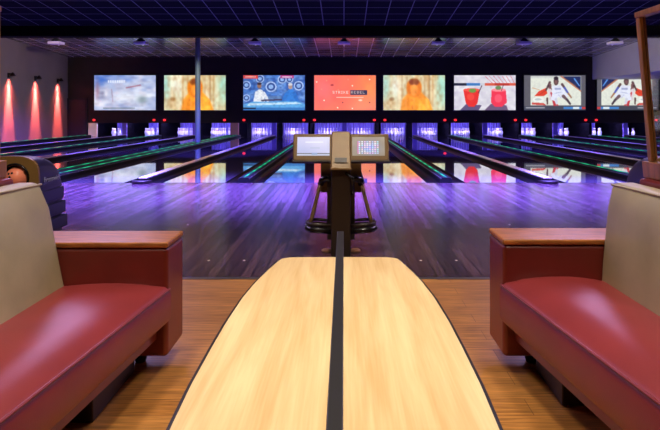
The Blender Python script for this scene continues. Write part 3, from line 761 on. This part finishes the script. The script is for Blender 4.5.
# ------------------------------------------------------------------ ball returns behind the sofas
def ball_return(s, label):
    cx, cy = s*3.055, 5.4
    root = empty('ball_return', (cx, cy, 0), label, 'ball return', 'ball returns beyond the sofas')
    W = .255
    def arch(w, h, n=14, z0=0.0):
        pts = [(-w, z0)]
        for k in range(n+1):
            a = PI - PI*k/n; pts.append((w*math.copysign(abs(math.cos(a))**.62, math.cos(a)), h-.17+.17*math.sin(a)**.8 if 0<k<n else h-.17))
        pts.append((w, z0)); return pts
    A = arch(W, .80)
    # front plate with a round opening
    R = .125; hz = .60; n = 32
    OX = -s*.035
    ring = [(OX+R*math.cos(2*PI*k/n), hz+R*math.sin(2*PI*k/n)) for k in range(n)]
    def outer(k):
        a = 2*PI*k/n; d = Vector((math.cos(a), math.sin(a))); best = 9
        for (x1,z1),(x2,z2) in zip(A, A[1:]+A[:1]):
            e = Vector((x2-x1, z2-z1)); o_ = Vector((x1-OX, z1-hz)); den = d.x*e.y-d.y*e.x
            if abs(den) < 1e-9: continue
            t = (o_.x*e.y-o_.y*e.x)/den; u = (o_.x*d.y-o_.y*d.x)/den
            if t > 0 and -1e-6 <= u <= 1+1e-6: best = min(best, t)
        return (OX+d.x*best, hz+d.y*best)
    out = [outer(k) for k in range(n)]
    v = [(x,0,z) for x,z in ring]+[(x,0,z) for x,z in out]+[(x,.03,z) for x,z in ring]+[(x,.03,z) for x,z in out]
    f = []
    for k in range(n):
        j = (k+1)%n; f += [(k,j,n+j,n+k),(2*n+k,3*n+k,3*n+j,2*n+j),(k,2*n+k,2*n+j,j),(n+k,n+j,3*n+j,3*n+k)]
    MB().add(v, f).build('front_plate', M['tan_metal'], root)
    MB().tube([(x,-.0,z) for x,z in ring], .012, 8, closed=True).build('opening_rim', M['black_gloss'], root, smooth=True)
    # hood: shell body behind the plate, hollow where the ball sits
    secs = []
    for y, k, zz in ((.031,1.0,0),(.1,1.0,0),(.22,.995,.02),(.34,.98,.07),(.43,.96,.16),(.49,.92,.3)):
        secs.append([(x*k, y, max(0,z-zz*.6) if z > 0 else 0) for x, z in A])
    b = MB(); n2 = len(A)
    inner = [[(x*.93, .031, z*.97+.01) for x,z in A]]
    b.loft(secs)
    # carve: drop the first cap so the opening shows the dark inside
    b.f = [q for q in b.f if q != tuple(range(n2-1,-1,-1))]
    o = b.build('hood', M['navy'], root); smooth_by_angle(o, 40)
    MB().box(-.2,.2,.17,.2,.3,.72).build('inner_wall', M['hole'], root)
    for j, (z, dx) in enumerate(((.47,.008),(.33,.02),(.19,.032))):
        MB().box(-W-dx, W+dx, .033, .47+dx, z-.12, z).build('side_step', M['navy'], root, bevel=.01)
    # lettering on the flank towards the camera
    cu = bpy.data.curves.new('lettering', 'FONT'); cu.body = 'Brunswick'; cu.size = .075; cu.extrude = .0015; cu.align_x = 'CENTER'
    cu.materials.append(M['white_ink'])
    tmp = bpy.data.objects.new('lettering', cu); COL.objects.link(tmp); bpy.context.view_layer.update()
    me = bpy.data.meshes.new_from_object(tmp); bpy.data.objects.remove(tmp)
    lt = bpy.data.objects.new('lettering', me); COL.objects.link(lt); lt.parent = root
    if s > 0: bpy.data.objects.remove(lt)
    elif s < 0: lt.rotation_euler = (PI/2, 0, PI/2); lt.location = (W+.003, .25, .545)
    else: lt.rotation_euler = (PI/2, 0, -PI/2); lt.location = (-W-.003, .25, .545)
    return cx, cy
ball_return(-1, 'navy and brown ball return with round opening, behind the left sofa')
ball_return(1, 'navy ball return hood showing above the right sofa, beside the wooden post')
def bball(cx, cy, z, label, m=M['ball']):
    b = bpy.data.meshes.new('bowling_ball'); bm = bmesh.new(); bmesh.ops.create_uvsphere(bm, u_segments=32, v_segments=20, radius=.108); bm.to_mesh(b); bm.free()
    o = bpy.data.objects.new('bowling_ball', b); COL.objects.link(o); b.materials.append(m); o.location = (cx, cy, z)
    for p in b.polygons: p.use_smooth = True
    tag(o, label, 'bowling ball')
    for dx, dz in ((-.035,.05),(-.005,.056),(-.02,.02)):
        d = Vector((dx, -math.sqrt(.108**2-dx*dx-dz*dz), dz))
        h = MB().lathe([(.011,-.003),(.011,.002)], 12).build('finger_hole', M['hole'], o)
        h.rotation_euler = d.to_track_quat('Z','Y').to_euler(); h.location = d*.995
ball_c = (-3.02, 5.4+.055, .592)
bball(*ball_c, 'coral bowling ball in the round opening of the left ball return')

# ------------------------------------------------------------------ lights
def spot(loc, tgt, e, col, size=60, blend=.7, r=.1):
    ld = bpy.data.lights.new('spot', 'SPOT'); ld.energy = e; ld.color = col; ld.spot_size = math.radians(size); ld.spot_blend = blend; ld.shadow_soft_size = r
    o = bpy.data.objects.new('spot', ld); COL.objects.link(o); o.location = loc
    o.rotation_euler = (Vector(tgt)-Vector(loc)).to_track_quat('-Z', 'Y').to_euler()
def area(loc, rot, e, col, sx, sy):
    ld = bpy.data.lights.new('area', 'AREA'); ld.shape = 'RECTANGLE'; ld.size = sx; ld.size_y = sy; ld.energy = e; ld.color = col
    o = bpy.data.objects.new('area', ld); COL.objects.link(o); o.location = loc; o.rotation_euler = rot
WARM = (1, .88, .71)
for x in (-1.3, 0, 1.3):
    for y in (.6, 2.6):
        spot((x, y, 4.2), (x*.95, y, 0), 185, WARM, 84, .8, .18)
for x in (-2.4, 0, 2.4): spot((x, 4.2, 4.25), (x, 4.9, 0), 330, WARM, 44, 1, .15)  # extra warm spots added to bring out the near approach planks
spot((0, 2.4, 4.2), (0, 5.1, .6), 260, WARM, 34, .8, .15)  # extra spot added to lift the dark console
for x in (-1, 1): spot((x*1.6, 2.2, 4.1), (x*3.05, 5.4, .6), 300, WARM, 16, .8, .1)  # narrow spots added to brighten the ball return fronts
# long lavender ceiling lights either side of the table, rows of blue spots over the lanes
for x in (-4.5, 4.3): area((x, 9.8, 4.26), (0, 0, 0), 330, (.70,.5,1), 1.0, 8)
for x in (-9, -6, -3, 0, 3, 6, 9):
    spot((x, 9.3, 4.25), (x, 9.0, 0), 21000, (.15,.12,1), 76, 1, .25)
for x in (-10.5, -7, -3.5, 0, 3.5, 7, 10.5, 14):
    spot((x, 13, 4.15), (x*1.1, 18.3, 0), 12500, (.11,.085,1), 50, .9, .2)
    spot((x, 18.2, 3.85), (x*1.1, 23.2, 0), 8000, (.085,.065,1), 46, .9, .2)
# white spots added behind the beam to brighten bulkhead, column, left wall, cream panel
spot((5.5, 18.3, 3.75), (12.15, 23.5, 3.5), 900, (1,.93,.78), 50, .9, .1)
spot((-4.2, 18.2, 3.75), (BX(-3), 21.6, 1.8), 700, (.9,1,.95), 40, .9, .1)
spot((-8, 18.3, 3.7), (XL, 24.5, 2.2), 800, (1,.86,.86), 75, 1, .1)
spot((-9.5, 18.3, 3.7), (BX(-7)+.15, D_WALL, .35), 900, (1,.92,.75), 5, .6, .05)
# blue uplights on the near ceiling
for x in (-4.2, 5.5): spot((x, 11.2, 3.75), (x*1.1, 15.5, 4.1), 260, (.12,.16,1), 70, 1, .1)
# black-light tube over all pin decks
area((X0+P, D_WALL+.35, ZM+.25), (math.radians(32), 0, 0), 1900, (.34,.28,1), 27.8, .12)
# world: a dark hall
w = bpy.data.worlds.new('hall'); SC.world = w; w.use_nodes = True
w.node_tree.nodes['Background'].inputs[0].default_value = (.05,.04,.06,1); w.node_tree.nodes['Background'].inputs[1].default_value = .3

# ------------------------------------------------------------------ camera
cam = bpy.data.cameras.new('camera'); co = bpy.data.objects.new('camera', cam); COL.objects.link(co)
co.location = (0, 0, CAM_H); co.rotation_euler = (PI/2, 0, 0)
cam.sensor_width = 36; cam.lens = 589/660*36; cam.shift_x = -(344-330)/660; cam.shift_y = -(215-112)/660
cam.clip_start = .05
SC.camera = co
SC.view_settings.view_transform = 'Standard'; SC.view_settings.look = 'None'; SC.view_settings.exposure = 0; SC.view_settings.gamma = 1
SC.view_settings.use_curve_mapping = False
SC.cycles.use_denoising = True
SC.cycles.max_bounces = 8
SC.cycles.sample_clamp_indirect = 6
